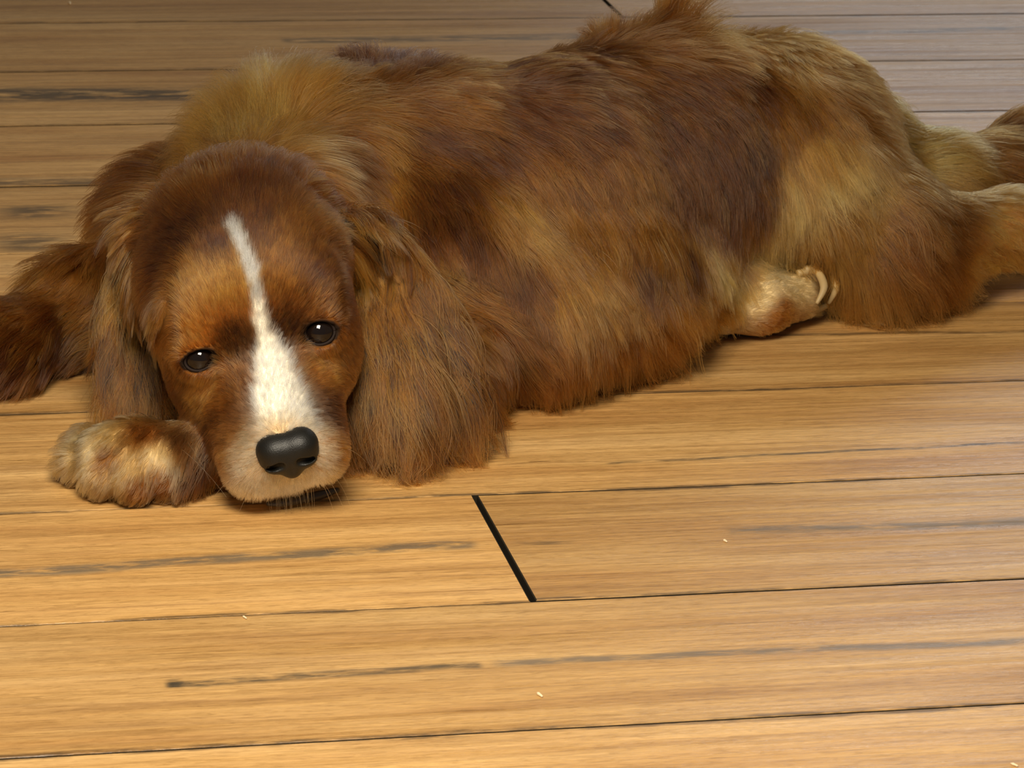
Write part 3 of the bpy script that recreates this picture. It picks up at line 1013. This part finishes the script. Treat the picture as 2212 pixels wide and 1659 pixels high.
wr = np.random.default_rng(9)
lines = []
for _ in range(7):
    lines.append(whisker(wr.uniform(500, 560), wr.uniform(960, 1050), (-1, wr.uniform(.1, .8)), wr.uniform(.006, .018)))
    lines.append(whisker(wr.uniform(690, 745), wr.uniform(960, 1050), (1, wr.uniform(.1, .8)), wr.uniform(.006, .018)))
for _ in range(30):
    lines.append(whisker(wr.uniform(570, 700), wr.uniform(1050, 1075), (wr.uniform(-.5, .5), 1), wr.uniform(.006, .014)))
lines.append(whisker(395, 880, (.1, 1), .03)); lines.append(whisker(378, 960, (.5, .8), .045, .2)); lines.append(whisker(400, 950, (.3, .9), .04, .2))
strands('whiskers', lines, body, 0.0001, (0.80, 0.68, 0.45))

claw_mat = simple_mat('pale_claw', (0.36, 0.26, 0.125), 0.5, 0.4)
pad_mat = simple_mat('paw_pad', (0.045, 0.028, 0.020), 0.7, 0.3)
for pts in (((1722, 592, .034), (1762, 586, .034), (1780, 620, .028), (1764, 656, .020)), ((1738, 582, .036), (1788, 584, .033), (1806, 618, .025), (1790, 656, .014)),
            ((1718, 658, .014), (1760, 668, .011), (1802, 654, .010))):
    tube('claw', [W(*q) for q in pts], [0.0024] * (len(pts) - 1) + [0.0009], claw_mat, body)
for q in ((150, 1018, .006), (198, 1048, .006), (262, 1058, .006), (338, 1052, .006)):
    a = W(*q)
    tube('claw', [a + np.array([.001, .006, .003]), a + np.array([0, 0, .001]), a + np.array([-.001, -.004, -.003])], [0.0020, 0.0018, 0.0006], claw_mat, body)
pd = Solid()
pd.ell(W(1672, 668, 0.008), (0.011, 0.005, 0.006), None, 0.003, 'p')
pd.ell(W(1715, 662, 0.007), (0.006, 0.0045, 0.005), None, 0.003, 'p')
skinned_solid('paw_pad', pd, 0.0007, pad_mat, body)

# ---------------------------------------------------------------- crumbs on the boards
crumb_mat = simple_mat('pale_crumb', (0.72, 0.58, 0.38), 0.8, 0.2)


def crumb(label, px, py, ln, wd, ang):
    o = W(px, py, 0)
    g = Solid()
    d = np.array([math.cos(ang), math.sin(ang), 0]) * ln / 2
    g.cone(o - d + [0, 0, wd * .5], o + d * .3 + [0, 0, wd * .55], wd * .42, wd * .55, wd * .3, 'c')
    g.cone(o + d * .3 + [0, 0, wd * .5], o + d + np.array([wd * .2, 0, wd * .45]), wd * .5, wd * .3, wd * .3, 'c')
    c = skinned_solid('crumb', g, wd * 0.16, crumb_mat, None)
    tag(c, label, 'crumb', 'crumbs on the floor')


crumb('pale crumb on the grey-brown board right of the black board joint', 1566, 1170, 0.0028, 0.0011, 1.9)
crumb('longest pale crumb, on the near board below the black board joint', 1165, 1503, 0.0042, 0.0013, 1.9)
crumb('tiny pale crumb on the board in front of the dog\'s muzzle, beside a dark seam', 528, 1335, 0.0030, 0.0009, 2.0)
crumb('pale crumb on the floor far behind the dog at the top left corner', 151, 8, 0.0060, 0.0016, 1.6)
crumb('pale crumb at the bottom right corner of the floor', 2190, 1654, 0.0034, 0.0011, 2.2)
